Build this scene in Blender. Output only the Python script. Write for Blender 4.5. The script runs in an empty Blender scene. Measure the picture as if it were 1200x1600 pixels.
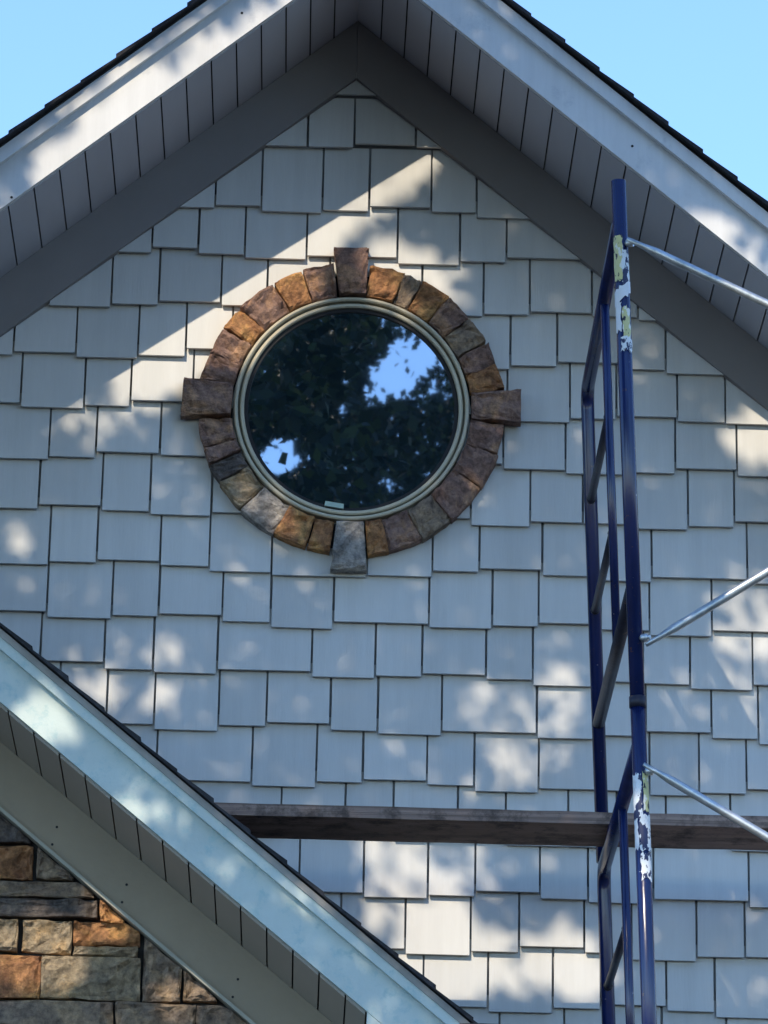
import bpy, bmesh, math, random
import numpy as np
from mathutils import Vector, Matrix, noise as mnoise

random.seed(11)
rng = np.random.default_rng(11)
SC = bpy.context.scene

# ------------------------------------------------------------------ camera
CAM_POS = Vector((-0.0865, -14.601, 1.6))
YAW, PITCH, ROLL = 0.0147, 0.30613, 0.0215
fwd = Vector((math.sin(YAW) * math.cos(PITCH), math.cos(YAW) * math.cos(PITCH), math.sin(PITCH)))
r0 = Vector((math.cos(YAW), -math.sin(YAW), 0))
u0 = r0.cross(fwd)
right = math.cos(ROLL) * r0 + math.sin(ROLL) * u0
up = -math.sin(ROLL) * r0 + math.cos(ROLL) * u0
cam_data = bpy.data.cameras.new('camera')
cam_data.sensor_fit = 'HORIZONTAL'
cam_data.sensor_width = 36.0
cam_data.lens = 7381.94 / 1200 * 36.0
cam_data.clip_start = 0.5
cam_data.clip_end = 2000
cam = bpy.data.objects.new('camera', cam_data)
SC.collection.objects.link(cam)
M = Matrix((right, up, -fwd)).transposed().to_4x4()
M.translation = CAM_POS
cam.matrix_world = M
SC.camera = cam

# ------------------------------------------------------------------ sky, sun, exposure
SUN_DIR = Vector((0.25, 0.60, -0.468)).normalized()      # the way the sunlight travels
elev = math.asin(-SUN_DIR.z)
world = bpy.data.worlds.new('World')
SC.world = world
world.use_nodes = True
wn = world.node_tree.nodes
sky = wn.new('ShaderNodeTexSky')
sky.sky_type = 'NISHITA'
sky.sun_disc = False
sky.sun_elevation = elev
sky.sun_rotation = math.atan2(-SUN_DIR.x, -SUN_DIR.y)
sky.altitude = 200
sky.air_density = 1.0
sky.dust_density = 0.0
sky.ozone_density = 6.0
wn['Background'].inputs['Strength'].default_value = 0.15
world.node_tree.links.new(sky.outputs[0], wn['Background'].inputs['Color'])

sun_data = bpy.data.lights.new('sun', 'SUN')
sun_data.energy = 2.0
sun_data.angle = math.radians(0.5)
sun_data.color = (1.0, 0.86, 0.66)
sun = bpy.data.objects.new('sun', sun_data)
sun.rotation_euler = SUN_DIR.to_track_quat('-Z', 'Y').to_euler()
sun.location = (-6, -14, 20)
SC.collection.objects.link(sun)

SC.view_settings.view_transform = 'Standard'
SC.view_settings.look = 'None'
SC.view_settings.gamma = 1.0
SC.view_settings.use_curve_mapping = False
SC.view_settings.exposure = 1.22
SC.cycles.max_bounces = 4
SC.cycles.diffuse_bounces = 3
SC.cycles.glossy_bounces = 3
SC.cycles.caustics_reflective = False
SC.cycles.use_denoising = True

# ------------------------------------------------------------------ helpers
def link(o):
    SC.collection.objects.link(o)
    return o

def obj(name, verts, faces, material, parent=None, smooth=False):
    me = bpy.data.meshes.new(name)
    me.from_pydata([tuple(v) for v in verts], [], faces)
    me.update()
    bm = bmesh.new(); bm.from_mesh(me)
    bmesh.ops.recalc_face_normals(bm, faces=bm.faces)
    bm.to_mesh(me); bm.free()
    if smooth:
        for f in me.polygons:
            f.use_smooth = True
    if material is not None:
        me.materials.append(material)
    o = link(bpy.data.objects.new(name, me))
    attach(o, parent)
    return o

def attach(o, parent):
    if parent is not None:
        o.parent = parent
        if parent.type == 'EMPTY':
            o.matrix_parent_inverse = Matrix.Translation(-parent.location)

def empty(name, loc, label, cat, group=None):
    o = bpy.data.objects.new(name, None)
    o.empty_display_size = 0.2
    o.location = loc
    o['label'] = label; o['category'] = cat
    if group: o['group'] = group
    return link(o)

def box_data(x0, x1, y0, y1, z0, z1):
    v = [(x0,y0,z0),(x1,y0,z0),(x1,y1,z0),(x0,y1,z0),(x0,y0,z1),(x1,y0,z1),(x1,y1,z1),(x0,y1,z1)]
    f = [(0,1,2,3),(4,7,6,5),(0,4,5,1),(1,5,6,2),(2,6,7,3),(3,7,4,0)]
    return v, f

def bevelled(o, w=0.003, seg=1):
    bm = bmesh.new(); bm.from_mesh(o.data)
    bmesh.ops.bevel(bm, geom=list(bm.edges), offset=w, segments=seg, affect='EDGES', clamp_overlap=True)
    bm.to_mesh(o.data); bm.free()
    return o

def prism(name, poly, y_front, y_back, material, parent=None):
    """extrude a polygon of (x, z) from y_front to y_back; y may be functions of z"""
    yf = y_front if callable(y_front) else (lambda z: y_front)
    yb = y_back if callable(y_back) else (lambda z: y_back)
    n = len(poly)
    v = [(x, yf(z), z) for x, z in poly] + [(x, yb(z), z) for x, z in poly]
    f = [tuple(range(n)), tuple(range(2*n-1, n-1, -1))]
    f += [(i, (i+1) % n, n+(i+1) % n, n+i) for i in range(n)]
    return obj(name, v, f, material, parent)

def clip(poly, a, b, c):
    """keep the part of a convex polygon where a*x + b*z <= c"""
    out = []
    for i in range(len(poly)):
        p, q = poly[i], poly[(i+1) % len(poly)]
        dp, dq = a*p[0]+b*p[1]-c, a*q[0]+b*q[1]-c
        if dp <= 0: out.append(p)
        if (dp < 0 < dq) or (dq < 0 < dp):
            t = dp/(dp-dq)
            out.append((p[0]+(q[0]-p[0])*t, p[1]+(q[1]-p[1])*t))
    return out

def tube_data(path, radius, seg=14):
    """a swept tube; radius a number or one per point"""
    P = [Vector(p) for p in path]
    R = radius if isinstance(radius, (list, tuple)) else [radius]*len(P)
    verts, faces = [], []
    prev = None
    for i, p in enumerate(P):
        d = (P[min(i+1, len(P)-1)] - P[max(i-1, 0)]).normalized()
        if prev is None:
            ref = Vector((1, 0, 0)) if abs(d.x) < 0.8 else Vector((0, 0, 1))
            a = (ref - d*ref.dot(d)).normalized()
        else:
            a = (prev - d*prev.dot(d)).normalized()
        prev = a
        b = d.cross(a)
        for k in range(seg):
            t = 2*math.pi*k/seg
            verts.append(p + (a*math.cos(t) + b*math.sin(t))*R[i])
    for i in range(len(P)-1):
        for k in range(seg):
            faces.append((i*seg+k, i*seg+(k+1) % seg, (i+1)*seg+(k+1) % seg, (i+1)*seg+k))
    faces.append(tuple(range(seg))); faces.append(tuple((len(P)-1)*seg+k for k in range(seg)))
    return verts, faces

def tube(name, path, radius, material, parent, seg=14):
    v, f = tube_data(path, radius, seg)
    o = obj(name, v, f, material, parent, smooth=True)
    for p in o.data.polygons:
        if len(p.vertices) > 4: p.use_smooth = False
    return o

# ------------------------------------------------------------------ materials
def new_mat(name):
    m = bpy.data.materials.new(name); m.use_nodes = True
    nt = m.node_tree
    return m, nt, nt.nodes['Principled BSDF']

def N(nt, kind, **kw):
    n = nt.nodes.new(kind)
    for k, v in kw.items():
        if k in n.inputs: n.inputs[k].default_value = v
        else: setattr(n, k, v)
    return n

def noise_tex(nt, scale, detail=4, rough=0.55, stretch=None, distortion=0.0):
    tc = N(nt, 'ShaderNodeTexCoord')
    t = N(nt, 'ShaderNodeTexNoise')
    t.inputs['Scale'].default_value = scale
    t.inputs['Detail'].default_value = detail
    t.inputs['Roughness'].default_value = rough
    t.inputs['Distortion'].default_value = distortion
    if stretch:
        mp = N(nt, 'ShaderNodeMapping'); mp.inputs['Scale'].default_value = stretch
        nt.links.new(tc.outputs['Object'], mp.inputs['Vector']); nt.links.new(mp.outputs[0], t.inputs['Vector'])
    else:
        nt.links.new(tc.outputs['Object'], t.inputs['Vector'])
    return t

def ramp(nt, src, stops):
    r = N(nt, 'ShaderNodeValToRGB')
    e = r.color_ramp.elements
    while len(e) > 1: e.remove(e[-1])
    e[0].position, e[0].color = stops[0][0], (*stops[0][1], 1)
    for p, c in stops[1:]:
        k = e.new(p); k.color = (*c, 1)
    nt.links.new(src, r.inputs['Fac'])
    return r

def bump(nt, bsdf, src, strength, distance):
    b = N(nt, 'ShaderNodeBump')
    b.inputs['Strength'].default_value = strength
    b.inputs['Distance'].default_value = distance
    nt.links.new(src, b.inputs['Height']); nt.links.new(b.outputs[0], bsdf.inputs['Normal'])

def paint(name, col, rough=0.6, var=0.06, scale=5.0, grain=(1, 1, 1), bump_s=0.15, per_object=0.05, spec=0.35, dirt=None, flecks=None, streak=0.0):
    """painted board or shingle: slightly uneven coat, small differences from piece to piece"""
    m, nt, b = new_mat(name)
    t = noise_tex(nt, scale, 6, 0.6, grain)
    lo = tuple(c*(1-var) for c in col); hi = tuple(min(1, c*(1+var)) for c in col)
    r = ramp(nt, t.outputs['Fac'], [(0.3, lo), (0.7, hi)])
    oi = N(nt, 'ShaderNodeObjectInfo')
    mr = N(nt, 'ShaderNodeMapRange')
    mr.inputs['To Min'].default_value = 1-per_object; mr.inputs['To Max'].default_value = 1+per_object
    nt.links.new(oi.outputs['Random'], mr.inputs['Value'])
    hsv = N(nt, 'ShaderNodeHueSaturation')
    nt.links.new(mr.outputs[0], hsv.inputs['Value']); nt.links.new(r.outputs['Color'], hsv.inputs['Color'])
    last = hsv.outputs['Color']
    if dirt:
        t3 = noise_tex(nt, dirt[1], 8, 0.75)
        r3 = ramp(nt, t3.outputs['Fac'], [(dirt[2], (0, 0, 0)), (dirt[3], (1, 1, 1))])
        mx = N(nt, 'ShaderNodeMix', data_type='RGBA')
        mx.inputs['B'].default_value = (*dirt[0], 1)
        nt.links.new(r3.outputs['Color'], mx.inputs['Factor']); nt.links.new(last, mx.inputs['A'])
        last = mx.outputs['Result']
    if flecks:
        t5 = noise_tex(nt, flecks[1], 3, 0.5)
        r5 = ramp(nt, t5.outputs['Fac'], [(flecks[2], (0, 0, 0)), (flecks[2]+0.03, (1, 1, 1))])
        mx = N(nt, 'ShaderNodeMix', data_type='RGBA'); mx.inputs['B'].default_value = (*flecks[0], 1)
        nt.links.new(r5.outputs['Color'], mx.inputs['Factor']); nt.links.new(last, mx.inputs['A'])
        last = mx.outputs['Result']
    if streak:
        t6 = noise_tex(nt, 3.2, 7, 0.65, (9, 1, 0.8))
        r6 = ramp(nt, t6.outputs['Fac'], [(0.35, (1-streak,)*3), (0.65, (1+streak*0.4,)*3)])
        t7 = noise_tex(nt, 2.1, 5, 0.6)
        r7 = ramp(nt, t7.outputs['Fac'], [(0.35, (1-streak*0.8, 1-streak*0.7, 1-streak*0.6)), (0.65, (1, 1, 1))])
        for rr in (r6, r7):
            mx = N(nt, 'ShaderNodeMix', data_type='RGBA', blend_type='MULTIPLY'); mx.inputs['Factor'].default_value = 1.0
            nt.links.new(last, mx.inputs['A']); nt.links.new(rr.outputs['Color'], mx.inputs['B']); last = mx.outputs['Result']
    nt.links.new(last, b.inputs['Base Color'])
    b.inputs['Roughness'].default_value = rough
    b.inputs['Specular IOR Level'].default_value = spec
    t2 = noise_tex(nt, 60, 5, 0.6, grain)
    bump(nt, b, t2.outputs['Fac'], bump_s, 0.004)
    return m

def stone_mat(name, c1, c2, c3, scale=9):
    m, nt, b = new_mat(name)
    t = noise_tex(nt, scale, 8, 0.62, distortion=0.6)
    r = ramp(nt, t.outputs['Fac'], [(0.30, c1), (0.50, c2), (0.62, c3), (0.78, c2)])
    t2 = noise_tex(nt, scale*5, 8, 0.7)
    mx = N(nt, 'ShaderNodeMix', data_type='RGBA', blend_type='MULTIPLY')
    mx.inputs['Factor'].default_value = 0.85
    r2 = ramp(nt, t2.outputs['Fac'], [(0.32, (0.35, 0.35, 0.37)), (0.68, (1.5, 1.45, 1.36))])
    nt.links.new(r.outputs['Color'], mx.inputs['A']); nt.links.new(r2.outputs['Color'], mx.inputs['B'])
    nt.links.new(mx.outputs['Result'], b.inputs['Base Color'])
    b.inputs['Roughness'].default_value = 0.85
    b.inputs['Specular IOR Level'].default_value = 0.2
    t4 = noise_tex(nt, 26, 8, 0.72)
    bump(nt, b, t4.outputs['Fac'], 1.0, 0.03)
    return m

MAT = {}
MAT['shingle'] = paint('painted_shingle', (0.60, 0.60, 0.585), 0.62, 0.05, 4, (3, 1, 0.25), 0.14, 0.07, streak=0.035)
MAT['trim'] = paint('taupe_trim_paint', (0.235, 0.22, 0.22), 0.6, 0.06, 3, (1, 1, 1), 0.15, 0.03)
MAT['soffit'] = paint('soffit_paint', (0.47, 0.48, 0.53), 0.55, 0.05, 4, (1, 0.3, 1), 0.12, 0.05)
MAT['fascia'] = paint('pale_fascia_paint', (0.70, 0.71, 0.715), 0.5, 0.06, 3, (1, 1, 1), 0.1, 0.02, streak=0.06, dirt=((0.55, 0.57, 0.60), 7, 0.58, 0.72))
MAT['sky_tinted'] = paint('sky_tinted_board', (0.53, 0.615, 0.59), 0.45, 0.08, 6, (1, 1, 1), 0.15, 0.02, dirt=((0.37, 0.52, 0.53), 20, 0.52, 0.66))  # white rake boards with the sky's blue light put into their colour
MAT['porch_trim'] = paint('sage_trim_paint', (0.36, 0.30, 0.215), 0.6, 0.07, 5, (1, 1, 1), 0.2, 0.03)
MAT['porch_soffit'] = paint('sage_soffit_paint', (0.42, 0.385, 0.33), 0.6, 0.05, 4, (1, 0.3, 1), 0.12, 0.05)
MAT['lip'] = paint('pale_sage_lip', (0.42, 0.41, 0.34), 0.6, 0.1, 9)
MAT['drip'] = paint('weathered_drip_edge', (0.30, 0.29, 0.27), 0.6, 0.2, 9, (1, 1, 1), 0.2, 0.1)
MAT['gap_backing'] = paint('gap_shade_backing', (0.30, 0.305, 0.31), 0.9, 0.1, 9)  # wall behind the shingles, darker than them to paint shade into the gaps
MAT['asphalt'] = paint('asphalt_shingle', (0.035, 0.035, 0.04), 0.9, 0.35, 60, (1, 1, 1), 0.6, 0.3)
MAT['deck'] = paint('dark_roof_deck', (0.05, 0.045, 0.04), 0.9, 0.2, 9)
MAT['frame'] = paint('tan_window_frame', (0.54, 0.49, 0.37), 0.4, 0.04, 5, (1, 1, 1), 0.05, 0.02)
MAT['rebate'] = paint('olive_frame_rebate', (0.16, 0.15, 0.11), 0.6, 0.1, 9)
MAT['gasket'] = paint('black_gasket', (0.012, 0.012, 0.014), 0.6, 0.1, 9)
MAT['mortar'] = paint('dark_recessed_mortar', (0.03, 0.028, 0.027), 0.95, 0.2, 30, (1, 1, 1), 0.5)
MAT['navy'] = paint('navy_scaffold_paint', (0.006, 0.015, 0.080), 0.24, 0.25, 14, (1, 1, 0.3), 0.12, 0.10, 0.6, dirt=((0.10, 0.055, 0.03), 38, 0.62, 0.70), flecks=((0.35, 0.36, 0.42), 55, 0.73))
MAT['dark_bar'] = paint('dark_worn_scaffold_paint', (0.016, 0.018, 0.035), 0.5, 0.3, 18, (1, 1, 1), 0.3, 0.10, 0.4, dirt=((0.12, 0.07, 0.045), 26, 0.58, 0.68))
MAT['wood'] = paint('weathered_plank', (0.27, 0.195, 0.165), 0.8, 0.45, 12, (0.06, 1, 6), 0.7, 0.05, 0.2, dirt=((0.10, 0.075, 0.065), 9, 0.48, 0.62))
MAT['tab'] = paint('pale_green_tab', (0.40, 0.52, 0.45), 0.5)
MAT['inside'] = paint('light_siding', (0.45, 0.45, 0.44), 0.7)

m, nt, b = new_mat('galvanised_tube'); MAT['galv'] = m
t = noise_tex(nt, 30, 5)
r = ramp(nt, t.outputs['Fac'], [(0.3, (0.36, 0.40, 0.42)), (0.7, (0.60, 0.63, 0.65))])
nt.links.new(r.outputs['Color'], b.inputs['Base Color'])
b.inputs['Metallic'].default_value = 0.75; b.inputs['Roughness'].default_value = 0.38

# coated glass of the round window: a dark pane with a strong mirror coat
m, nt, b = new_mat('coated_window_glass'); MAT['glass'] = m
b.inputs['Base Color'].default_value = (0.008, 0.020, 0.032, 1)
b.inputs['Roughness'].default_value = 0.02
g = N(nt, 'ShaderNodeBsdfGlossy'); g.inputs['Roughness'].default_value = 0.015
g.inputs['Color'].default_value = (0.88, 0.94, 1.0, 1)
t = noise_tex(nt, 3.0, 2); bn = N(nt, 'ShaderNodeBump'); bn.inputs['Strength'].default_value = 0.04; bn.inputs['Distance'].default_value = 0.003
nt.links.new(t.outputs['Fac'], bn.inputs['Height']); nt.links.new(bn.outputs[0], g.inputs['Normal'])
mx = N(nt, 'ShaderNodeMixShader'); mx.inputs[0].default_value = 0.40
nt.links.new(b.outputs[0], mx.inputs[1]); nt.links.new(g.outputs[0], mx.inputs[2])
nt.links.new(mx.outputs[0], nt.nodes['Material Output'].inputs['Surface'])

def sticker_mat(name, base, other, ink, scale, t0, t1):
    m, nt, b = new_mat(name)
    t = noise_tex(nt, scale, 5, 0.6, (1, 1, 0.6))
    r = ramp(nt, t.outputs['Fac'], [(0.0, ink), (t0, ink), (t0+0.02, base), (t1, base), (t1+0.02, other)])
    nt.links.new(r.outputs['Color'], b.inputs['Base Color']); b.inputs['Roughness'].default_value = 0.5
    return m
MAT['label_yellow'] = sticker_mat('worn_yellow_label', (0.60, 0.58, 0.28), (0.75, 0.76, 0.70), (0.02, 0.02, 0.03), 38, 0.40, 0.55)
MAT['label_white'] = sticker_mat('worn_white_label', (0.72, 0.76, 0.80), (0.60, 0.62, 0.66), (0.012, 0.02, 0.08), 34, 0.46, 0.60)
MAT['tape'] = sticker_mat('white_tape', (0.72, 0.75, 0.80), (0.78, 0.80, 0.83), (0.5, 0.53, 0.6), 20, 0.30, 0.6)

MAT['plum'] = stone_mat('plum_stone', (0.22, 0.135, 0.115), (0.37, 0.24, 0.20), (0.54, 0.33, 0.21))
MAT['sunlit_rust'] = stone_mat('sunlit_rust_stone', (0.30, 0.145, 0.085), (0.52, 0.27, 0.13), (0.74, 0.42, 0.17))  # rusty stone with some sunlit orange put into its colour
MAT['brown'] = stone_mat('brown_stone', (0.22, 0.17, 0.14), (0.36, 0.28, 0.215), (0.5, 0.37, 0.25))
MAT['grey'] = stone_mat('grey_stone', (0.27, 0.26, 0.245), (0.44, 0.41, 0.385), (0.54, 0.48, 0.42))
MAT['charcoal'] = stone_mat('charcoal_stone', (0.10, 0.09, 0.088), (0.19, 0.165, 0.155), (0.29, 0.235, 0.195))
MAT['tan'] = stone_mat('tan_stone', (0.32, 0.26, 0.19), (0.47, 0.375, 0.26), (0.62, 0.44, 0.25))

m, nt, b = new_mat('tree_leaves'); MAT['leaf'] = m
gi = N(nt, 'ShaderNodeNewGeometry')
r = ramp(nt, gi.outputs['Random Per Island'], [(0.0, (0.010, 0.018, 0.008)), (0.75, (0.020, 0.036, 0.012)), (1.0, (0.07, 0.10, 0.025))])
nt.links.new(r.outputs['Color'], b.inputs['Base Color']); b.inputs['Roughness'].default_value = 0.6
tr = N(nt, 'ShaderNodeBsdfTranslucent'); nt.links.new(r.outputs['Color'], tr.inputs['Color'])
mx = N(nt, 'ShaderNodeMixShader'); mx.inputs[0].default_value = 0.3
nt.links.new(b.outputs[0], mx.inputs[1]); nt.links.new(tr.outputs[0], mx.inputs[2])
nt.links.new(mx.outputs[0], nt.nodes['Material Output'].inputs['Surface'])
MAT['bark'] = paint('bark', (0.09, 0.07, 0.055), 0.9, 0.3, 6, (1, 1, 0.2), 0.8)
m, nt, b = new_mat('shade_toned_gravel_yard'); MAT['lawn'] = m
t = noise_tex(nt, 1.2, 8, 0.7)
r = ramp(nt, t.outputs['Fac'], [(0.3, (0.042, 0.045, 0.04)), (0.7, (0.065, 0.068, 0.06))])  # yard colour darkened in place of tree shade, to cut bounced light
nt.links.new(r.outputs['Color'], b.inputs['Base Color']); b.inputs['Roughness'].default_value = 0.9

# measured shingle courses: joints along x and how far each butt sits above or below its course line
ROWS = {
 0: ([-0.152, 0.003, 0.207], [0.038, 0.038, 0.052, 0.046]),
 1: ([-0.299, -0.098, 0.057, 0.262, 0.411], [-0.0, -0.018, -0.008, 0.009, -0.004, -0.02]),
 2: ([-0.502, -0.349, -0.146, 0.153, 0.359, 0.513], [0.023, 0.005, -0.006, 0.008, -0.012, 0.002, 0.02]),
 3: ([-0.781, -0.626, -0.422, -0.271, -0.067, 0.237, 0.439, 0.591, 0.795], [-0.012, -0.0, 0.014, 0.005, 0.004, 0.004, -0.011, -0.002, 0.01, -0.0]),
 4: ([-0.89, -0.687, -0.532, -0.381, -0.078, 0.124, 0.326, 0.53, 0.683, 0.883, 1.039], [0.003, -0.01, 0.002, 0.029, 0.004, 0.004, 0.029, -0.014, 0.0, 0.016, -0.003, -0.014]),
 5: ([-1.063, -0.856, -0.706, -0.504, -0.35, -0.195, -0.041, 0.164, 0.318, 0.522, 0.727, 0.878, 1.077, 1.234], [0.003, -0.009, 0.002, 0.023, 0.004, 0.004, 0.004, 0.004, 0.004, 0.004, -0.014, -0.0, 0.013, -0.001, -0.004]),
 6: ([-0.963, -0.811, -0.604, -0.452, -0.249, -0.046, 0.156, 0.308, 0.511, 0.714, 0.916, 1.071, 1.271], [-0.009, 0.001, 0.022, 0.016, 0.004, 0.004, 0.004, 0.004, 0.016, -0.001, -0.011, -0.002, 0.016, -0.005]),
 7: ([-0.989, -0.786, -0.63, -0.431, -0.233, -0.036, 0.112, 0.408, 0.601, 0.772, 0.913, 1.113, 1.263], [-0.0, 0.016, 0.001, -0.009, 0.004, 0.004, 0.004, 0.004, -0.018, -0.0, -0.001, -0.015, -0.002, 0.018]),
 8: ([-0.948, -0.795, -0.591, -0.432, -0.231, 0.076, 0.287, 0.439, 0.642, 0.794, 0.995, 1.304], [-0.01, 0.001, 0.012, -0.002, -0.017, -0.025, -0.018, 0.002, 0.015, -0.002, -0.016, 0.001, -0.012]),
 9: ([-0.948, -0.739, -0.589, -0.385, -0.23, -0.028, 0.279, 0.483, 0.632, 0.832, 0.989, 1.19], [0.011, -0.008, 0.004, 0.013, -0.006, -0.023, 0.001, -0.009, 0.002, 0.015, -0.002, -0.016, 0.004]),
 10: ([-0.962, -0.758, -0.601, -0.396, -0.094, 0.11, 0.26, 0.465, 0.615, 0.821, 0.969, 1.12, 1.321], [0.035, 0.025, 0.004, -0.004, 0.011, -0.006, 0.003, 0.014, 0.002, -0.015, 0.003, 0.0, -0.014, 0.005]),
 11: ([-0.591, -0.386, -0.233, -0.03, 0.122, 0.326, 0.63, 0.829, 0.978, 1.189, 1.339], [0.001, -0.015, 0.005, 0.018, -0.003, -0.011, 0.004, -0.011, 0.002, 0.02, 0.003, -0.014]),
 12: ([-0.578, -0.275, -0.07, 0.078, 0.282, 0.433, 0.638, 0.842, 0.991, 1.149, 1.3], [0.001, -0.002, -0.014, 0.005, 0.016, 0.004, -0.013, 0.001, -0.001, -0.011, -0.001, 0.015]),
 13: ([-0.178, 0.025, 0.178, 0.382, 0.535, 0.734, 0.887, 1.044, 1.249], [0.004, 0.018, 0.018, 0.004, 0.004, -0.009, -0.009, 0.004, 0.018, -0.009]),
 14: ([0.088, 0.291, 0.441, 0.645, 0.798, 1.005, 1.307], [0.002, -0.01, 0.001, 0.018, -0.002, -0.01, 0.007, -0.012]),
 15: ([0.223, 0.429, 0.581, 0.787, 0.936, 1.141], [0.004, -0.012, 0.001, 0.022, 0.006, -0.013, 0.002]),
 16: ([0.486, 0.69, 0.841, 1.046, 1.199], [0.002, -0.012, 0.005, 0.02, 0.004, -0.013]),
}


# ------------------------------------------------------------------ ground
v = [(-300, -300, 0), (300, -300, 0), (300, 300, 0), (-300, 300, 0)]
g = obj('ground', v, [(0, 1, 2, 3)], MAT['lawn']); g['kind'] = 'structure'

# ------------------------------------------------------------------ the house
house = empty('house', (0, 0, 0), 'grey shingled gable house with a round stone-ringed window and a stone porch gable', 'house')
MS, MX = 0.8235, 0.005                     # main gable: slope and ridge position
JZ, FZ, LZ = 7.920, 7.713, 7.922           # ridge heights of soffit line, frieze bottom, fascia bottom
XE = 3.3                                   # half width of the main gable roof
def mz(zr, x): return zr - MS*abs(x-MX)

# main wall core
pent = [(-2.9, 0.0), (2.9, 0.0), (2.9, mz(JZ, 2.9)), (MX, JZ), (-2.9, mz(JZ, 2.9))]
gable_wall = prism('gable_wall', pent, 0.0, 0.25, MAT['gap_backing'], house)
for sx in (-1, 1):
    v, f = box_data(sx*2.9-0.1, sx*2.9+0.1, 0.252, 7.0, 0, mz(JZ, 2.9))
    obj('side_wall', v, f, MAT['inside'], house)
prism('back_wall', pent, 7.0, 7.2, MAT['inside'], house)

# wall shingles, one by one
PZ, PH = 7.43150, 0.1778
WX, WZ = 0.0142, 6.5475                    # centre of the round window
def shingle_poly(x0, x1, zb, zt):
    j = lambda a: random.uniform(-a, a)
    g = 0.0036
    poly = [(x0+g+j(.0008), zb+j(.0008)), (x1-g+j(.0008), zb+j(.0008)), (x1-g+j(.0008), zt), (x0+g+j(.0008), zt)]
    c = FZ + 0.03
    poly = clip(poly, MS, 1, c+MS*MX)
    if len(poly) > 2: poly = clip(poly, -MS, 1, c-MS*MX)
    return poly
rest_v, rest_f = [], []
def add_shingle(x0, x1, k, dz):
    zb = PZ - k*PH + dz
    zt = PZ - (k-1)*PH + 0.045
    poly = shingle_poly(x0, x1, zb, zt)
    if len(poly) < 3: return
    area = 0.5*abs(sum(poly[i][0]*poly[(i+1) % len(poly)][1]-poly[(i+1) % len(poly)][0]*poly[i][1] for i in range(len(poly))))
    if area < 2e-4: return
    if all(math.hypot(x-WX, z-WZ) < 0.455 for x, z in poly): return
    lift = random.uniform(0, 0.0015)
    yf = lambda z: -0.0335 - lift + 0.0265*(z-zb)/(zt-zb)
    yb = lambda z: yf(z) + 0.0125
    inview = -1.35 < (x0+x1)/2 < 1.62 and zt > 4.3
    hidden = (x1 < 0.3) and (zt < 5.818 - 0.8165*abs(max(x0, -1.7)+1.7) - 0.1) and x1 < 0.2
    if inview and not hidden:
        prism('shingle', poly, yf, yb, MAT['shingle'], gable_wall)
    else:
        n = len(poly); s = len(rest_v)
        rest_v.extend([(x, yf(z), z) for x, z in poly] + [(x, yb(z), z) for x, z in poly])
        rest_f.append(tuple(s+i for i in range(n))); rest_f.append(tuple(s+i for i in range(2*n-1, n-1, -1)))
        rest_f.extend([(s+i, s+(i+1) % n, s+n+(i+1) % n, s+n+i) for i in range(n)])
LEV = (0.018, 0.004, -0.010)
def fill_row(k, X, Z):
    X, Z = list(X), list(Z)
    edge = min(2.88, max(0.2, (FZ+0.1-(PZ-k*PH))/MS + 0.2))
    while X[0] > -edge:
        X.insert(0, X[0]-0.0508*random.choice((3, 4, 4, 6))); Z.insert(0, random.choice(LEV))
    while X[-1] < edge:
        X.append(X[-1]+0.0508*random.choice((3, 4, 4, 6))); Z.append(random.choice(LEV))
    X[0] = max(X[0], -2.895); X[-1] = min(X[-1], 2.895)
    for i in range(len(X)-1):
        add_shingle(X[i], X[i+1], k, Z[i+1])
for k, (X, Z) in ROWS.items():
    fill_row(k, X, Z)
for k in range(17, 40):
    x = random.uniform(-0.2, 0); fill_row(k, [x, x+0.2032], [0.004, 0.004, -0.01])
fill_row(-1, [-0.10, 0.10], [0.05, 0.05, 0.05])
st = obj('shingle_field', rest_v, rest_f, MAT['shingle'], gable_wall); st['kind'] = 'stuff'

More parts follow.
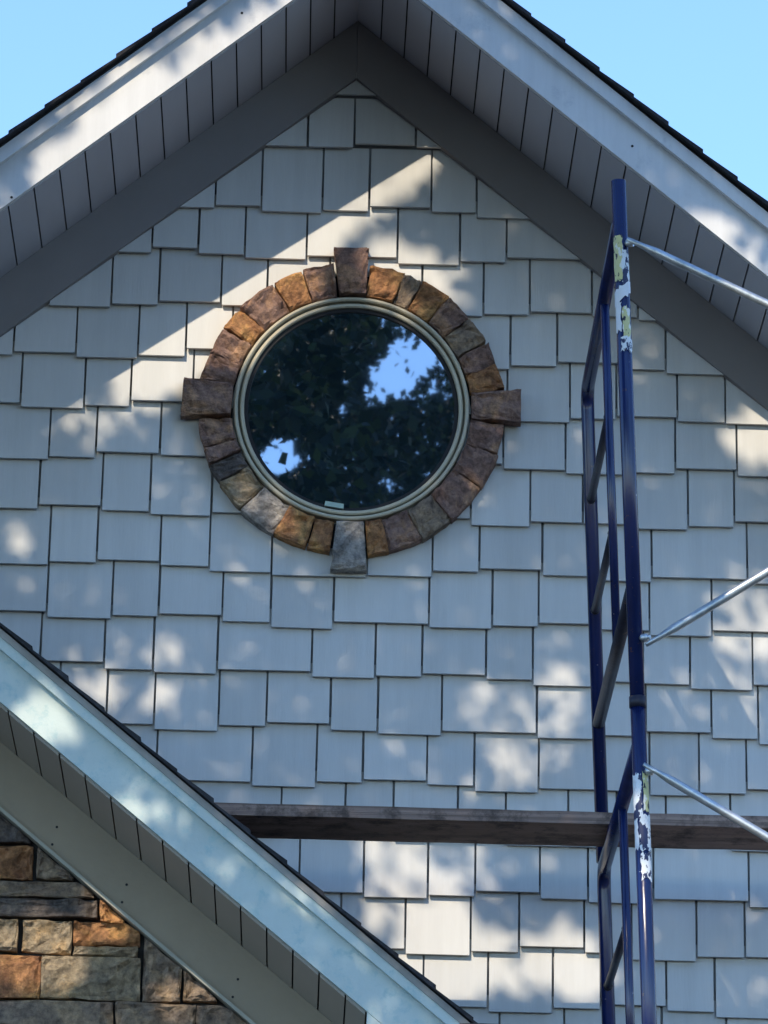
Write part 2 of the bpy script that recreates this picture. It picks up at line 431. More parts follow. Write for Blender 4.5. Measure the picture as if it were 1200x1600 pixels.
# a rake: fascia, trim, soffit boards, frieze and roof of one slope of a gable
def rake(sgn, ax, slope, jz, fz, lz, x_out, y_wall, y_front, y_back, mats, x_soffit=None, drip=False, frieze_gap=0.0006):
    L = lambda zr, d: zr - slope*d
    def strip(name, d0, d1, zlo, zhi, yf, yb, mat, parent=house):
        poly = [(ax+sgn*d0, L(zlo, d0)), (ax+sgn*d1, L(zlo, d1)), (ax+sgn*d1, L(zhi, d1)), (ax+sgn*d0, L(zhi, d0))]
        return prism(name, poly, yf, yb, mat, parent)
    strip('frieze_board', frieze_gap, (x_soffit or x_out)-0.02, fz, jz-0.001, y_wall-0.045, y_wall-0.002, mats['trim'])
    strip('rake_fascia', frieze_gap, x_out, lz, lz+0.203, y_front, y_front+0.022, mats['fascia'])
    strip('rake_trim', frieze_gap, x_out, lz+0.152, lz+0.205, y_front-0.024, y_front-0.0005, mats['fascia'])
    if drip:
        strip('drip_edge', 0.0006, x_out, lz+0.188, lz+0.212, y_front-0.030, y_front-0.0245, mats['drip'])
    # soffit: a dark deck with separate boards under it
    sof = strip('soffit', 0.0, x_out, jz+0.022, jz+0.034, y_front+0.023, y_wall-0.001, MAT['deck'])
    cosS = 1/math.hypot(1, slope)
    step = 0.1016*cosS
    n = int(((x_soffit or x_out))/step)+1
    for i in range(n):
        d0, d1 = i*step + (0.0 if i == 0 else 0.0024), min((i+1)*step - 0.0024, (x_soffit or x_out))
        if d1-d0 < 0.008: continue
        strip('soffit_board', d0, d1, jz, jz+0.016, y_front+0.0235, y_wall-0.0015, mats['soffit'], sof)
    # roof deck and asphalt courses
    roof = strip('roof', 0.0, x_out+0.02, lz+0.2125, lz+0.218, y_front-0.012, y_back, MAT['deck'])
    cs = 0.143*cosS
    n = int((x_out+0.03)/cs)+1
    for i in range(n):
        d0, d1 = i*cs, min((i+1)*cs, x_out+0.03)
        if d1-d0 < 0.01: break
        yf = y_front - 0.040 - random.uniform(0, 0.012)
        a = 0.2185
        poly = [(ax+sgn*d0, L(lz+a, d0)), (ax+sgn*d1, L(lz+a, d1)), (ax+sgn*d1, L(lz+a+0.014+random.uniform(0, .005), d1)), (ax+sgn*d0, L(lz+a+0.006, d0))]
        prism('roof_shingle', poly, yf, y_back, MAT['asphalt'], roof)

main_mats = {'trim': MAT['trim'], 'fascia': MAT['fascia'], 'soffit': MAT['soffit']}
for s in (-1, 1):
    rake(s, MX, MS, JZ, FZ, LZ, XE, 0.0, -0.60, 7.4, main_mats)

def nail_head(nx, y, nz, r_=0.0045):
    v = [(nx+r_*math.cos(t*math.pi/4), y-0.0012, nz+r_*math.sin(t*math.pi/4)) for t in range(8)]
    v += [(x_, y+0.0008, z_) for x_, y_, z_ in v]
    obj('nail_head', v, [tuple(range(8)), tuple(range(15, 7, -1))]+[(i, (i+1) % 8, 8+(i+1) % 8, 8+i) for i in range(8)], MAT['gasket'], house)
for nx, nz in ((0.8861, 7.2708), (-1.0824, 7.0391), (-0.3717, 7.6942)):
    nail_head(nx, -0.60, nz)

# porch gable at lower left, in front of the main wall
PX, PS = -1.70, 0.8165
PJ, PF, PL = 5.821, 5.620, 5.831
PY = -0.45
porch_mats = {'trim': MAT['porch_trim'], 'fascia': MAT['sky_tinted'], 'soffit': MAT['porch_soffit'], 'drip': MAT['drip']}
rake(1, PX, PS, PJ, PF, PL, 2.55, PY, PY-0.565, -0.026, porch_mats, x_soffit=1.79, drip=True)
rake(-1, PX, PS, PJ, PF, PL, 1.15, PY, PY-0.565, -0.026, porch_mats, drip=True)
# lip under the porch frieze and a few nail heads
for s, xo in ((1, 1.77), (-1, 1.13)):
    q = [(PX+s*0.001, PF-0.014), (PX+s*xo, PF-0.014-PS*xo), (PX+s*xo, PF-0.001-PS*xo), (PX+s*0.001, PF-0.001)]
    prism('frieze_lip', q, PY-0.062, PY-0.003, MAT['lip'], house)
for nx, nz in ((-0.640, 4.845), (-0.652, 4.790), (-0.292, 4.560), (-0.306, 4.505), (-0.86, 5.02), (-0.872, 4.965)):
    nail_head(nx, PY-0.045, nz, 0.0042)
# boxed eave return at the foot of the right slope
x0 = PX+1.795
prism('eave_return', [(x0, PJ-PS*1.795-0.16), (PX+2.0, PJ-PS*1.795-0.16), (PX+2.0, PJ-PS*1.795-0.15), (PX+1.98, PL-PS*1.98-0.001), (x0, PL-PS*1.795-0.001)], PY-0.563, PY-0.02, MAT['sky_tinted'], house)
# stone porch wall
xr = -0.05
pw = [(-2.82, 0), (xr, 0), (xr, PJ-PS*(xr-PX)), (PX, PJ), (-2.82, PJ-PS*(PX+2.82))]
stone_wall = prism('stone_wall', pw, PY, -0.03, MAT['mortar'], house)

def stone_block(name, corner, y_face, depth, mat, parent, nu=6, nv=5, rough=0.006, round_=0.012, seed=0):
    """corner(u, v) -> (x, z) for u, v in 0..1; the front is a rough, round-edged face"""
    V, F = [], []
    sd = Vector((seed*7.13, seed*3.7, seed*1.9))
    tilt = (random.uniform(-.35, .35), random.uniform(-.35, .35))
    for j in range(nv+1):
        for i in range(nu+1):
            u, v_ = i/nu, j/nv
            # crowd the grid to the edges so that the edges can turn over
            uu = 0.5-0.5*math.cos(math.pi*u)*abs(math.cos(math.pi*u))**-0.25 if 0 < i < nu and u != 0.5 else u
            vv = 0.5-0.5*math.cos(math.pi*v_)*abs(math.cos(math.pi*v_))**-0.25 if 0 < j < nv and v_ != 0.5 else v_
            x, z = corner(uu, vv)
            e = min(uu, 1-uu, vv, 1-vv)
            drop = round_*max(0, 1-e/0.09)**2
            h = mnoise.fractal(Vector((x*18, z*24, 0))+sd, 0.45, 2.2, 6)*rough
            h += (tilt[0]*(uu-.5)+tilt[1]*(vv-.5))*rough*2
            ex = mnoise.noise(Vector((x*30, z*30, 5))+sd)*0.0035
            ez = mnoise.noise(Vector((x*30, z*30, 9))+sd)*0.0035
            V.append((x+ex, y_face+drop-h, z+ez))
    nf = len(V)
    for j in range(nv):
        for i in range(nu):
            a = j*(nu+1)+i
            F.append((a, a+1, a+nu+2, a+nu+1))
    ring = [i for i in range(nu+1)] + [j*(nu+1)+nu for j in range(1, nv+1)] + [nv*(nu+1)+i for i in range(nu-1, -1, -1)] + [j*(nu+1) for j in range(nv-1, 0, -1)]
    for a in ring: V.append((V[a][0], y_face+depth, V[a][2]))
    m = len(ring)
    for i in range(m):
        F.append((ring[i], ring[(i+1) % m], nf+(i+1) % m, nf+i))
    o = obj(name, V, F, mat, parent, smooth=False)
    return o

STONES = [
 ('charcoal', -1.122, -0.930, 4.970, 5.200), ('sunlit_rust', -1.152, -0.930, 4.860, 4.962), ('brown', -0.920, -0.700, 4.860, 5.140),
 ('brown', -1.088, -0.690, 4.806, 4.852), ('charcoal', -1.124, -0.729, 4.739, 4.798), ('sunlit_rust', -0.722, -0.560, 4.728, 4.900),
 ('tan', -1.141, -0.964, 4.635, 4.730), ('tan', -0.954, -0.802, 4.632, 4.732), ('sunlit_rust', -0.794, -0.597, 4.660, 4.730),
 ('tan', -0.794, -0.597, 4.625, 4.655), ('sunlit_rust', -1.106, -0.895, 4.490, 4.624), ('tan', -0.889, -0.590, 4.490, 4.618),
 ('brown', -0.583, -0.463, 4.490, 4.740), ('brown', -0.456, -0.250, 4.490, 4.660), ('brown', -1.129, -0.665, 4.367, 4.481),
 ('brown', -0.658, -0.419, 4.366, 4.481), ('brown', -0.412, -0.170, 4.366, 4.481)]
# more courses of the same ledge stone left of and below what the camera sees
def ledge(x0, x1, z0, z1):
    z = z1
    while z > z0+0.03:
        h = random.choice((0.06, 0.08, 0.11, 0.13)); h = min(h, z-z0)
        x = x0
        while x < x1-0.02:
            w = random.uniform(0.12, 0.42)
            if x1-(x+w) < 0.12: w = x1-x
            STONES.append((random.choice(('sunlit_rust', 'brown', 'grey', 'charcoal', 'tan', 'brown')), x+0.003, x+w-0.003, z-h+0.003, z-0.003))
            x += w
        z -= h
ledge(-1.80, -1.15, 4.36, 5.62)
ledge(-1.80, xr, 3.75, 4.36)
for i, (c, a, b_, lo, hi) in enumerate(STONES):
    b_ = min(b_, PX + (PF-0.018-lo-0.012)/PS)
    if b_ < a+0.02: continue
    jj = [random.uniform(-.004, .004) for _ in range(8)]
    top = lambda x: PF - 0.018 - PS*abs(x-PX)
    def corner(u, v_, a=a, b_=b_, lo=lo, hi=hi, jj=jj):
        x = (a+jj[0]*(1-v_)+jj[1]*v_)*(1-u) + (b_+jj[2]*(1-v_)+jj[3]*v_)*u
        zl = lo + jj[4]*(1-u)+jj[5]*u
        zh = min(hi + jj[6]*(1-u)+jj[7]*u, top(x))
        zh = max(zh, zl+0.004)
        return x, zl*(1-v_)+zh*v_
    stone_block('stone', corner, PY-random.uniform(0.026, 0.044), 0.05, MAT[c], stone_wall, 14, 9, 0.017, 0.006, i)

# ------------------------------------------------------------------ round window in its stone ring
def ring_part(name, r0, r1, y0, y1, mat, parent, seg=96, bev=0.004):
    """a ring of rectangular section with eased front edges"""
    prof = [(r0, y1), (r0, y0+bev), (r0+bev, y0), (r1-bev, y0), (r1, y0+bev), (r1, y1)]
    n = len(prof); V, F = [], []
    for k in range(seg):
        t = 2*math.pi*k/seg
        for r_, y in prof: V.append((WX+r_*math.sin(t), y, WZ+r_*math.cos(t)))
    for k in range(seg):
        k2 = (k+1) % seg
        for i in range(n):
            F.append((k*n+i, k*n+(i+1) % n, k2*n+(i+1) % n, k2*n+i))
    return obj(name, V, F, mat, parent, smooth=False)
seg = 96
V = [(WX+0.352*math.sin(2*math.pi*k/seg), -0.040, WZ+0.352*math.cos(2*math.pi*k/seg)) for k in range(seg)]
V += [(x, -0.034, z) for x, y, z in V]
F = [tuple(range(seg)), tuple(range(2*seg-1, seg-1, -1))] + [(k, (k+1) % seg, seg+(k+1) % seg, seg+k) for k in range(seg)]
window = ring_part('round_window', 0.3700, 0.3825, -0.068, -0.002, MAT['frame'], house)
ring_part('sash', 0.349, 0.3625, -0.060, -0.020, MAT['frame'], window)
ring_part('sash_rebate', 0.3626, 0.3699, -0.046, -0.020, MAT['rebate'], window, bev=0.001)
ring_part('glazing_bead', 0.336, 0.3489, -0.046, -0.030, MAT['gasket'], window, bev=0.001)
obj('pane', V, F, MAT['glass'], window)
tabv = []
for t0 in (183.0, 193.5):
    for r_ in (0.327, 0.343):
        for y in (-0.047, -0.058):
            a = math.radians(t0); tabv.append((WX+r_*math.sin(a), y, WZ+r_*math.cos(a)))
obj('latch_tab', tabv, [(0, 1, 3, 2), (4, 6, 7, 5), (0, 4, 5, 1), (2, 3, 7, 6), (0, 2, 6, 4), (1, 5, 7, 3)], MAT['tab'], window)

surround = ring_part('stone_surround', 0.388, 0.470, -0.034, -0.002, MAT['mortar'], house)
A = [(7.0, 20.3, 'sunlit_rust'), (20.3, 28, 'brown'), (28, 40, 'sunlit_rust'), (40, 51, 'plum'), (51, 62.5, 'brown'), (62.5, 72.4, 'plum'), (72.4, 82.5, 'sunlit_rust'),
     (96, 108, 'plum'), (108, 122.4, 'plum'), (122.4, 139.3, 'plum'), (139.3, 152.7, 'brown'), (152.7, 165.8, 'plum'), (165.8, 173.8, 'sunlit_rust'),
     (187.8, 197.3, 'sunlit_rust'), (197.3, 210.5, 'sunlit_rust'), (210.5, 226, 'grey'), (226, 238.8, 'tan'), (238.8, 246.9, 'charcoal'), (246.9, 253.9, 'plum'), (253.9, 265.5, 'plum'),
     (281.4, 292, 'plum'), (292, 303, 'plum'), (303, 313, 'sunlit_rust'), (313, 329, 'plum'), (329, 341, 'sunlit_rust'), (341, 353.4, 'plum')]
KEYS = [(353.6, 7.0, 'plum', 0.551), (82.8, 95.7, 'plum', 0.553), (174.0, 187.6, 'grey', 0.553), (265.8, 281.2, 'plum', 0.553)]
def ring_stone(t0, t1, r_in, r_out, mat, y_face, i, key=False):
    if t1 < t0: t1 += 360
    t0 -= 1.23; t1 -= 1.23
    g = 0.4
    jj = [random.uniform(-.0045, .0045) for _ in range(4)]
    ja = [random.uniform(-.35, .35) for _ in range(4)]
    tm = math.radians((t0+t1)/2)
    def corner(u, v_):
        a0 = t0+g*0.6+ja[0]*(1-v_)+ja[1]*v_; a1 = t1-g*0.6+ja[2]*(1-v_)+ja[3]*v_
        a = math.radians(a0*(1-u)+a1*u)
        ro = r_out+(jj[0]*(1-u)+jj[1]*u)
        if key:     # a wedge with straight ends
            half = math.radians((a1-a0)/2)
            w_in = r_in*math.tan(half); w_out = (r_in+0.75*(ro-r_in))*math.tan(half)
            w = w_in*(1-v_)+w_out*v_; r_ = r_in*(1-v_)+ro*v_
            s = (2*u-1)*w; am = math.radians((a0+a1)/2)
            return WX+r_*math.sin(am)+s*math.cos(am), WZ+r_*math.cos(am)-s*math.sin(am)
        r_ = r_in*(1-v_)+ro*v_
        return WX+r_*math.sin(a), WZ+r_*math.cos(a)
    stone_block('stone', corner, y_face, 0.055, MAT[mat], surround, 9, 9, 0.016, 0.005, 50+i)
for i, (a, b_, c) in enumerate(A):
    ring_stone(a, b_, 0.390, 0.499, c, -0.064-random.uniform(0, .012), i)
for i, (a, b_, c, r_) in enumerate(KEYS):
    ring_stone(a, b_, 0.390, r_, c, -0.086, 30+i, True)

# ------------------------------------------------------------------ scaffold
scaf = empty('scaffold', (0.99, -1.1, 0), 'navy blue tube scaffold tower with silver cross braces in front of the gable', 'scaffold')
YN, YF, YI = -1.87, -0.35, -1.20
LEAN = 0.040
def sxx(z, off=0.0): return 0.760 + off + LEAN*(6.6-z)
def scaffold_frame(zb, off, z_foot):
    P = lambda y, z: (sxx(z, off), y, z)
    post = tube('post', [P(YN, z_foot), P(YN, zb+0.118)], 0.0212, MAT['navy'], scaf, 18)
    # far post and top bar are one bent tube
    rad = 0.07
    path = [P(YN+0.02, zb)]
    for k in range(0, 7):
        t = math.pi/2*k/6
        path.append(P(YF-rad+rad*math.sin(t), zb-rad+rad*math.cos(t)))
    path.append(P(YF, z_foot-0.096))
    tube('bent_post', path, 0.0212, MAT['navy'], scaf, 16)
    tube('inner_post', [P(YI, zb-0.018), P(YI, zb-1.09)], 0.0132, MAT['navy'], scaf, 12)
    tube('cross_bar', [P(YN+0.01, zb-1.10), P(YF-0.01, zb-1.10)], 0.0195, MAT['dark_bar'], scaf, 14)
    for dz in (-0.37, -0.735):
        rg = tube('rung', [P(YI, zb+dz), P(YF-0.01, zb+dz)], 0.0125, MAT['dark_bar'], scaf, 12)
        for yy, rr in ((YF-0.024, 0.0155), (YI+0.016, 0.0150)):
            tube('weld_bead', [P(yy-0.006, zb+dz), P(yy, zb+dz), P(yy+0.006, zb+dz)], [rr*0.9, rr, rr*0.95], MAT['dark_bar'], rg, 10)
    # brace studs and coupling collar
    for dz in (-0.08, -1.26):
        tube('brace_stud', [(sxx(zb+dz, off)+0.010, YN-0.012, zb+dz), (sxx(zb+dz, off)+0.040, YN-0.030, zb+dz)], 0.0065, MAT['galv'], scaf, 8)
        tube('brace_nut', [(sxx(zb+dz, off)+0.016, YN-0.018, zb+dz), (sxx(zb+dz, off)+0.034, YN-0.025, zb+dz)], 0.0125, MAT['galv'], scaf, 6)
    tube('coupling_collar', [P(YN, z_foot-0.012), P(YN, z_foot+0.020)], 0.0238, MAT['dark_bar'], scaf, 18)
    return post
posts = {}
LEVELS = (6.528, 4.963, 3.413, 1.873)
FEET = (4.963+0.119, 3.413+0.119, 1.873+0.119, 0.45)
for off in (0.0, 2.13):
    for lv in range(4):
        q = scaffold_frame(LEVELS[lv], off, FEET[lv])
        if off == 0.0: posts[lv] = q
for off in (0.0, 2.13):
    for y in (YN, YF):
        tube('base_jack', [(sxx(0, off), y, 0.012), (sxx(0.45, off), y, 0.49)], 0.017, MAT['galv'], scaf, 12)
        v, f = box_data(sxx(0, off)-0.075, sxx(0, off)+0.075, y-0.075, y+0.075, 0.0, 0.012)
        obj('base_plate', v, f, MAT['galv'], scaf)
def brace(p, q):
    p, q = Vector(p), Vector(q)
    d = (q-p).normalized()
    tube('cross_brace', [p-d*0.02, p+d*0.03, p+d*0.07, q-d*0.07, q-d*0.03, q+d*0.02], [0.006, 0.0085, 0.0128, 0.0128, 0.0085, 0.006], MAT['galv'], scaf, 12)
brace((0.800, -1.903, 6.448), (0.800+2.13, -1.903, 6.448-0.998))
brace((0.858, -1.912, 5.252), (0.858+2.06, -1.912, 5.240+1.36))
brace((0.853, -1.903, 4.890), (0.853+2.13, -1.903, 4.890-1.242))
brace((0.900, -1.912, 3.700), (0.900+2.08, -1.912, 3.700+1.20))

# worn labels wrapped round the near posts
def wrap(z0, z1, a0, a1, mat, parent, dr=0.0009, slant=0.0):
    V, F = [], []; n, m_ = 10, 8
    for j in range(m_+1):
        for i in range(n+1):
            a = math.radians(a0+(a1-a0)*i/n); 
            z = z0+(z1-z0)*j/m_ + slant*(i/n-0.5)
            if j in (0, m_) or i in (0, n):
                z += random.uniform(-.006, .006); a += random.uniform(-.12, .12)
            r_ = 0.0212+dr
            V.append((sxx(z)+r_*math.sin(a), YN-r_*math.cos(a), z))
    for j in range(m_):
        for i in range(n):
            q = j*(n+1)+i; F.append((q, q+1, q+n+2, q+n+1))
    o = obj('sticker', V, F, mat, parent, smooth=True)
    return o
wrap(6.335, 6.470, -75, 8, MAT['label_yellow'], posts[0])
wrap(6.300, 6.425, 0, 70, MAT['label_white'], posts[0], 0.0014)
wrap(6.278, 6.318, -85, 80, MAT['tape'], posts[0], 0.0020, 0.045)
wrap(6.180, 6.270, -80, -20, MAT['tape'], posts[0], 0.0012)
wrap(6.155, 6.255, -12, 55, MAT['label_yellow'], posts[0], 0.0014)
wrap(6.120, 6.160, -30, 70, MAT['label_white'], posts[0], 0.0018)
wrap(4.770, 4.878, 12, 75, MAT['label_yellow'], posts[1])
wrap(4.745, 4.875, -80, 4, MAT['label_white'], posts[1], 0.0014)
wrap(4.660, 4.765, -78, -35, MAT['tape'], posts[1], 0.0012)
wrap(4.655, 4.760, -25, 80, MAT['label_white'], posts[1], 0.0016)
wrap(4.575, 4.650, -20, 70, MAT['label_white'], posts[1], 0.0012)

# planks lying on the scaffold
def plank(x0, x1, y0, y1, z0, z1, label):
    nx = 40; V, F = [], []
    for i in range(nx+1):
        x = x0+(x1-x0)*i/nx
        for (y, z) in ((y0, z0), (y1, z0), (y1, z1), (y0, z1)):
            V.append((x, y+random.uniform(-.0012, .0012), z+random.uniform(-.001, .001)))
    for i in range(nx):
        for k in range(4):
            F.append((i*4+k, i*4+(k+1) % 4, i*4+4+(k+1) % 4, i*4+4+k))
    F += [(0, 1, 2, 3), (nx*4+3, nx*4+2, nx*4+1, nx*4)]
    o = obj('plank', V, F, MAT['wood'])
    o['label'] = label; o['category'] = 'plank'; o['group'] = 'planks on the scaffold'
    return o
plank(-0.385, 3.1, -0.85, -0.56, 4.9855, 5.022, 'brown weathered plank crossing the wall behind the scaffold, the higher of two')
plank(0.36, 3.1, -1.183, -0.905, 4.266, 4.304, 'grey brown plank at the very bottom edge of the picture, the lower of two')

# gaps shaped in the crowns to place sun (wall plane) and sky (pane)
SUN_GAPS = [ (-0.643, 6.622, -0.142, 7.06, 0.086, 1.0), (-0.685, 6.632, -0.529, 6.636, 0.049, 1.0), (-0.796, 6.507, -0.876, 6.439, 0.045, 0.8), (-0.927, 6.405, -0.927, 6.405, 0.033, 0.7), (-0.448, 6.727, -0.262, 6.821, 0.061, 1.0), (-0.009, 7.21, 0.248, 7.404, 0.037, 1.0), (-0.164, 7.075, 0.027, 7.222, 0.037, 1.0), (0.11, 7.089, 0.302, 7.005, 0.031, 1.0), (0.355, 6.95, 0.355, 6.95, 0.029, 0.6), (0.112, 6.999, 0.112, 6.999, 0.033, 1.0), (-0.204, 6.99, -0.204, 6.99, 0.053, 1.0), (-0.295, 6.865, -0.295, 6.865, 0.041, 1.0), (1.338, 6.467, 1.338, 6.467, 0.069, 1.0), (1.376, 6.49, 1.376, 6.49, 0.069, 1.0), (1.344, 6.314, 1.344, 6.314, 0.033, 0.7), (1.291, 5.922, 1.291, 5.922, 0.069, 0.75), (1.353, 5.859, 1.353, 5.859, 0.061, 0.8), (1.229, 5.953, 1.27, 5.846, 0.024, 0.8), (1.249, 5.792, 1.321, 5.687, 0.029, 0.8), (1.208, 5.706, 1.3, 5.538, 0.018, 0.7), (1.085, 5.649, 1.126, 5.544, 0.02, 0.6), (1.352, 5.731, 1.352, 5.731, 0.049, 0.8), (0.501, 5.538, 0.584, 5.382, 0.065, 0.84), (0.554, 5.339, 0.554, 5.339, 0.041, 0.7), (0.694, 5.617, 0.691, 5.501, 0.049, 0.86), (0.686, 5.406, 0.686, 5.406, 0.037, 0.7), (0.438, 5.579, 0.438, 5.579, 0.033, 0.5), (0.152, 5.057, 0.386, 5.028, 0.061, 0.88), (0.235, 4.976, 0.235, 4.976, 0.061, 0.9), (0.337, 4.886, 0.337, 4.886, 0.098, 0.93), (0.186, 4.871, 0.186, 4.871, 0.065, 0.9), (0.37, 4.722, 0.37, 4.722, 0.122, 1.0), (0.28, 4.709, 0.28, 4.709, 0.073, 1.0), (0.552, 4.716, 0.552, 4.716, 0.082, 0.9), (0.753, 4.711, 0.753, 4.711, 0.09, 1.0), (0.845, 4.631, 0.845, 4.631, 0.049, 0.8), (0.477, 4.993, 0.477, 4.993, 0.037, 0.6), (0.742, 4.834, 0.742, 4.834, 0.024, 0.5), (0.649, 5.059, 0.649, 5.059, 0.024, 0.4), (-0.555, 5.691, -0.55, 5.542, 0.045, 0.8), (-0.803, 5.642, -0.749, 5.558, 0.037, 0.9), (-0.704, 5.715, -0.704, 5.715, 0.024, 0.6), (-1.067, 6.049, -1.067, 6.049, 0.049, 0.7), (-0.835, 5.919, -0.835, 5.919, 0.033, 0.55), (-0.269, 5.956, -0.269, 5.956, 0.024, 0.6), (-0.105, 5.575, -0.105, 5.575, 0.033, 0.45), (-0.294, 5.412, -0.294, 5.412, 0.037, 0.45), (-0.371, 5.263, -0.371, 5.263, 0.049, 0.6), (-0.994, 6.283, -0.994, 6.283, 0.029, 0.4), (-0.52, 6.372, -0.52, 6.372, 0.033, 0.4), (-0.515, 6.22, -0.515, 6.22, 0.029, 0.4), (0.569, 5.774, 0.569, 5.774, 0.029, 0.45), (0.693, 5.756, 0.693, 5.756, 0.029, 0.4), (1.298, 4.602, 1.298, 4.602, 0.041, 0.6), (1.268, 4.888, 1.268, 4.888, 0.029, 0.5), (0.856, 6.105, 0.856, 6.105, 0.02, 0.4), (1.084, 6.1, 1.084, 6.1, 0.024, 0.4), (-0.674, 6.751, -0.575, 6.826, 0.049, 0.95), (-0.468, 6.973, -0.446, 6.929, 0.049, 0.95), (-0.388, 7.024, -0.217, 7.131, 0.041, 0.7), (-0.087, 7.239, -0.016, 7.286, 0.041, 0.6), (-0.792, 6.673, -0.752, 6.69, 0.02, 0.6), (-0.512, 6.784, -0.473, 6.818, 0.029, 0.8), (1.497, 6.456, 1.538, 6.429, 0.024, 0.8), (0.747, 7.186, 0.758, 7.164, 0.029, 0.3), (-0.451, 4.393, -0.437, 4.381, 0.016, 0.95), (-0.053, 4.134, -0.034, 4.115, 0.01, 0.7), (0.098, 3.995, 0.106, 3.987, 0.008, 0.6), (0.32, 3.919, 0.415, 3.864, 0.006, 0.8), (-0.486, 4.428, -0.456, 4.405, 0.049, 1.0), (-0.701, 4.323, -0.681, 4.308, 0.045, 1.0), (-0.795, 4.321, -0.774, 4.305, 0.02, 0.7), (-0.542, 4.351, -0.483, 4.344, 0.037, 0.95), (-0.733, 4.239, -0.644, 4.221, 0.053, 1.0), (-0.662, 4.175, -0.655, 4.165, 0.02, 0.9), (-0.77, 4.212, -0.75, 4.203, 0.041, 0.8), (-0.271, 4.126, -0.261, 4.112, 0.037, 0.95), (-0.46, 4.25, -0.441, 4.246, 0.018, 0.6), (-0.488, 4.464, -0.468, 4.449, 0.02, 1.0), (-0.156, 4.188, -0.126, 4.159, 0.02, 0.9), (-0.417, 4.4, -0.397, 4.386, 0.016, 0.7), (-0.161, 6.898, -0.146, 6.883, 0.049, 1.0), (-0.256, 6.779, -0.248, 6.769, 0.049, 1.0), (-0.323, 6.689, -0.313, 6.711, 0.029, 0.9), (0.142, 6.909, 0.155, 6.902, 0.031, 1.0), (-0.272, 6.182, -0.26, 6.174, 0.037, 0.9), (-0.188, 6.111, -0.179, 6.102, 0.033, 0.8), (0.196, 6.859, 0.227, 6.842, 0.02, 0.6), (0.446, 6.228, 0.457, 6.217, 0.016, 0.5) ]
SKY_GAPS =  [(0.2, 6.731, 0.073, 0.987), (0.149, 6.663, 0.073, 0.985), (0.242, 6.765, 0.057, 0.98), (0.098, 6.607, 0.037, 0.9), (0.284, 6.733, 0.037, 0.8), (0.156, 6.852, 0.033, 0.5), (0.244, 6.644, 0.049, 0.7), (0.114, 6.862, 0.02, 0.6), (-0.208, 6.385, 0.055, 0.985), (-0.239, 6.356, 0.041, 0.985), (-0.178, 6.412, 0.033, 0.8), (-0.136, 6.381, 0.029, 0.6), (-0.289, 6.651, 0.033, 0.35), (-0.236, 6.63, 0.029, 0.4), (-0.142, 6.633, 0.018, 0.6), (-0.122, 6.656, 0.016, 0.7), (-0.011, 6.538, 0.014, 0.9), (0.121, 6.311, 0.014, 0.7), (0.151, 6.29, 0.012, 0.7), (0.317, 6.657, 0.053, 0.6), (0.234, 6.61, 0.045, 0.6), (0.067, 6.595, 0.029, 0.6), (0.157, 6.83, 0.041, 0.55), (-0.27, 6.718, 0.02, 0.3), (-0.044, 6.438, 0.012, 0.5), (0.142, 6.52, 0.012, 0.6), (0.044, 6.244, 0.012, 0.4), (-0.095, 6.856, 0.016, 0.3), (0.227, 6.423, 0.016, 0.3), (0.204, 6.554, 0.02, 0.3)]

# ------------------------------------------------------------------ trees in front of the house: they shade the wall and show in the glass
EYE = np.array(CAM_POS); EYE_M = EYE*np.array([1, -1, 1]) + np.array([0, -0.08, 0])      # the eye mirrored in the pane
S = np.array(SUN_DIR)
SG = np.array(SUN_GAPS); KG = np.array(SKY_GAPS)
def openness(P):
    """how open the crowns are at each point, so that sun or sky comes through"""
    n = len(P)
    t = -P[:, 1]/S[1]
    u = P[:, 0]+S[0]*t + rng.normal(0, 0.012, n); w = P[:, 2]+S[2]*t + rng.normal(0, 0.012, n)
    pr = np.zeros(n)
    for a0, b0, a1, b1, r_, wt in SG:
        dx, dz = a1-a0, b1-b0; l2 = dx*dx+dz*dz
        h = np.clip(((u-a0)*dx+(w-b0)*dz)/l2, 0, 1) if l2 > 1e-9 else 0.0
        d = np.hypot(u-a0-h*dx, w-b0-h*dz)
        pr = np.maximum(pr, np.where(d < r_*1.1+0.036, wt, 0))
    tt = (-0.04-EYE_M[1])/(P[:, 1]-EYE_M[1])
    gx = EYE_M[0]+(P[:, 0]-EYE_M[0])*tt + rng.normal(0, 0.004, n); gz = EYE_M[2]+(P[:, 2]-EYE_M[2])*tt + rng.normal(0, 0.004, n)
    for a0, b0, r_, wt in KG:
        d = np.hypot(gx-a0, gz-b0)
        pr = np.maximum(pr, wt*np.clip((r_*1.15+0.012-d)/(0.25*r_+0.004), 0, 1))
    return pr

def keep_mask(P):
    return rng.random(len(P)) >= openness(P)

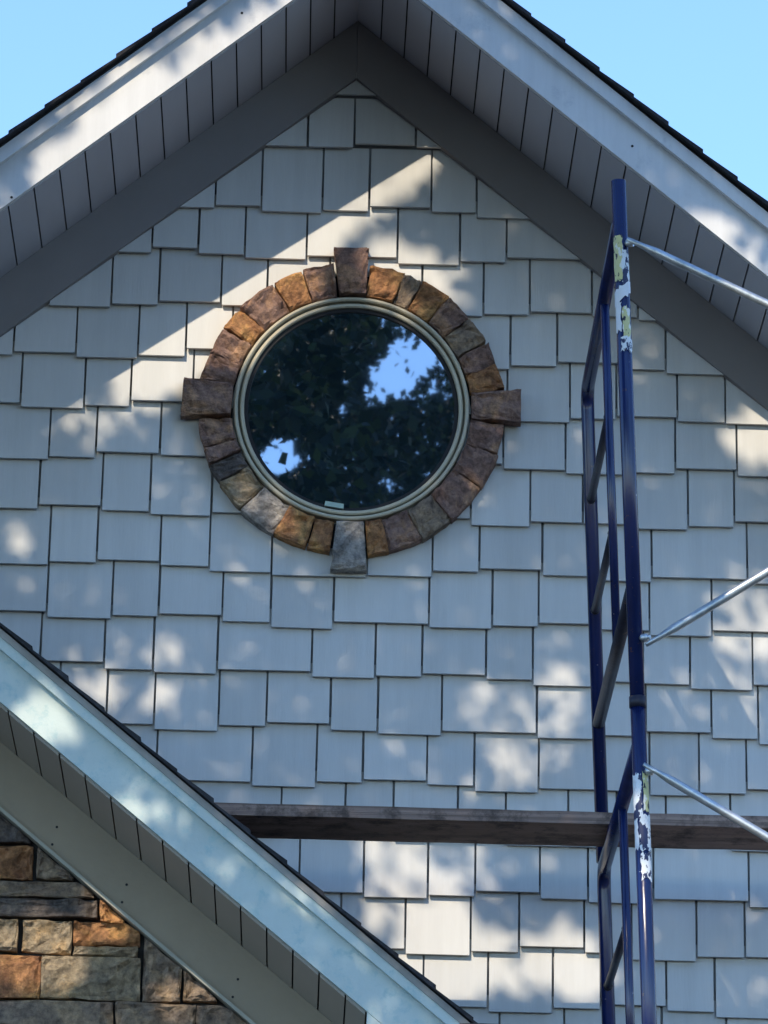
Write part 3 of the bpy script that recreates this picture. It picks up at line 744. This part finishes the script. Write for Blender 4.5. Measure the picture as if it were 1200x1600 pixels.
def leaves(name, P, L, parent, n_small=0, L_small=0.1):
    V_ = P[:, :3]-EYE; zc = V_@np.array(fwd); inside = (zc > 0) & (np.abs(V_@np.array(right)) < zc*0.13+0.4) & (np.abs(V_@np.array(up)) < zc*0.16+0.4)
    P = P[~inside]; P = P[keep_mask(P)]
    n = len(P); L = np.where(P[:, 3] > 0, L_small, L); P = P[:, :3]
    a = rng.normal(size=(n, 3)); a /= np.linalg.norm(a, axis=1)[:, None]
    b = rng.normal(size=(n, 3)); b -= a*(a*b).sum(1)[:, None]; b /= np.linalg.norm(b, axis=1)[:, None]
    c = np.cross(a, b)
    s = (L*rng.uniform(0.65, 1.25, n))[:, None]
    v = np.stack([P-a*s*0.5, P+b*s*0.30+c*s*0.06, P+a*s*0.5, P-b*s*0.30+c*s*0.06], 1).reshape(-1, 3).astype(np.float32)
    me = bpy.data.meshes.new(name)
    me.vertices.add(4*n); me.vertices.foreach_set('co', v.ravel())
    me.loops.add(4*n); me.loops.foreach_set('vertex_index', np.arange(4*n, dtype=np.int32))
    me.polygons.add(n); me.polygons.foreach_set('loop_start', np.arange(0, 4*n, 4, dtype=np.int32))
    me.polygons.foreach_set('loop_total', np.full(n, 4, dtype=np.int32))
    me.update(calc_edges=True); me.materials.append(MAT['leaf'])
    o = link(bpy.data.objects.new(name, me)); attach(o, parent)
    return o

def clumpy(n, centre, radii, clumps, spread):
    c = np.array(centre); R_ = np.array(radii)
    d = rng.normal(size=(clumps, 3)); d /= np.linalg.norm(d, axis=1)[:, None]
    cc = c + d*R_*(rng.uniform(0.25, 1, clumps)**0.5)[:, None]
    k = rng.integers(0, clumps, n)
    return cc[k] + rng.normal(size=(n, 3))*spread, cc

def tree(label, base, height, crown_c, crown_r, n, leaf, extra=None, small=0.1, clumps=90):
    t = empty('tree', base, label, 'tree', 'trees facing the house')
    bx, by = base[0], base[1]
    top = Vector((crown_c[0], crown_c[1], crown_c[2]+crown_r[2]*0.4))
    path, rad = [], []
    for i in range(9):
        f = i/8
        path.append((bx+(top.x-bx)*f**1.6+0.12*math.sin(f*7), by+(top.y-by)*f**1.6+0.1*math.sin(f*5+1), top.z*f))
        rad.append(0.30*(1-f)**0.8+0.03 + (0.14 if i == 0 else 0))
    trunk = tube('trunk', path, rad, MAT['bark'], t, 12)
    P, cc = clumpy(n, crown_c, crown_r, clumps, min(crown_r)*0.16)
    P = P[P[:, 2] > 6.4]
    P = np.concatenate([P, np.zeros((len(P), 1))], 1)
    if extra is not None: P = np.concatenate([P, np.concatenate([extra, np.ones((len(extra), 1))], 1)])
    for k in range(14):
        e = Vector(cc[k*3 % len(cc)]); f = random.uniform(0.45, 0.85)
        i = int(f*8); s = Vector(path[i]); mid = (s+e)/2+Vector((0, 0, 0.35))
        limb = [s, s*0.6+mid*0.4, mid, mid*0.4+e*0.6, e]
        pts = np.array([tuple(limb[j]*(1-f_)+limb[j+1]*f_) for j in range(4) for f_ in np.linspace(0, 1, 9)])
        if (openness(pts) > 0.5).any(): continue
        tube('limb', limb, [rad[i]*0.6, rad[i]*0.45, 0.05, 0.035, 0.015], MAT['bark'], t, 7)
    leaves('crown', P, leaf, t, L_small=small)
    return t

# leaves put in along the sun's path to shade the gable
n = 68000
uu = rng.uniform(-1.55, 1.85, n); ww = rng.uniform(3.15, 8.6, n); kk = rng.uniform(3.6, 5.8, n)
corr = np.stack([uu-S[0]/S[1]*kk, -kk, ww-S[2]/S[1]*kk], 1)
tree('broad leafy tree whose lower boughs are mirrored at the top of the round window', (-5.4, -5.0, 0), 12, (-4.6, -4.8, 9.6), (2.0, 1.4, 2.2), 5000, 0.105, corr, 0.085)
# crown mirrored across the pane
n = 21000
gx = WX+rng.uniform(-0.42, 0.42, n); gz = WZ+rng.uniform(-0.42, 0.42, n); kk = rng.uniform(10.5, 17.0, n)
tt = (-kk-EYE_M[1])/(-0.04-EYE_M[1])
refl = np.stack([EYE_M[0]+(gx-EYE_M[0])*tt, -kk, EYE_M[2]+(gz-EYE_M[2])*tt], 1)
tree('tall dark tree mirrored across the middle of the round window', (4.4, -17.5, 0), 17, (2.6, -14.8, 12.2), (4.6, 3.8, 4.6), 45000, 0.08, refl, 0.06)
tree('big tree far behind the others in the window reflection', (-5.5, -24, 0), 19, (-4.5, -23, 13.5), (5.5, 4.0, 6.0), 16000, 0.2)
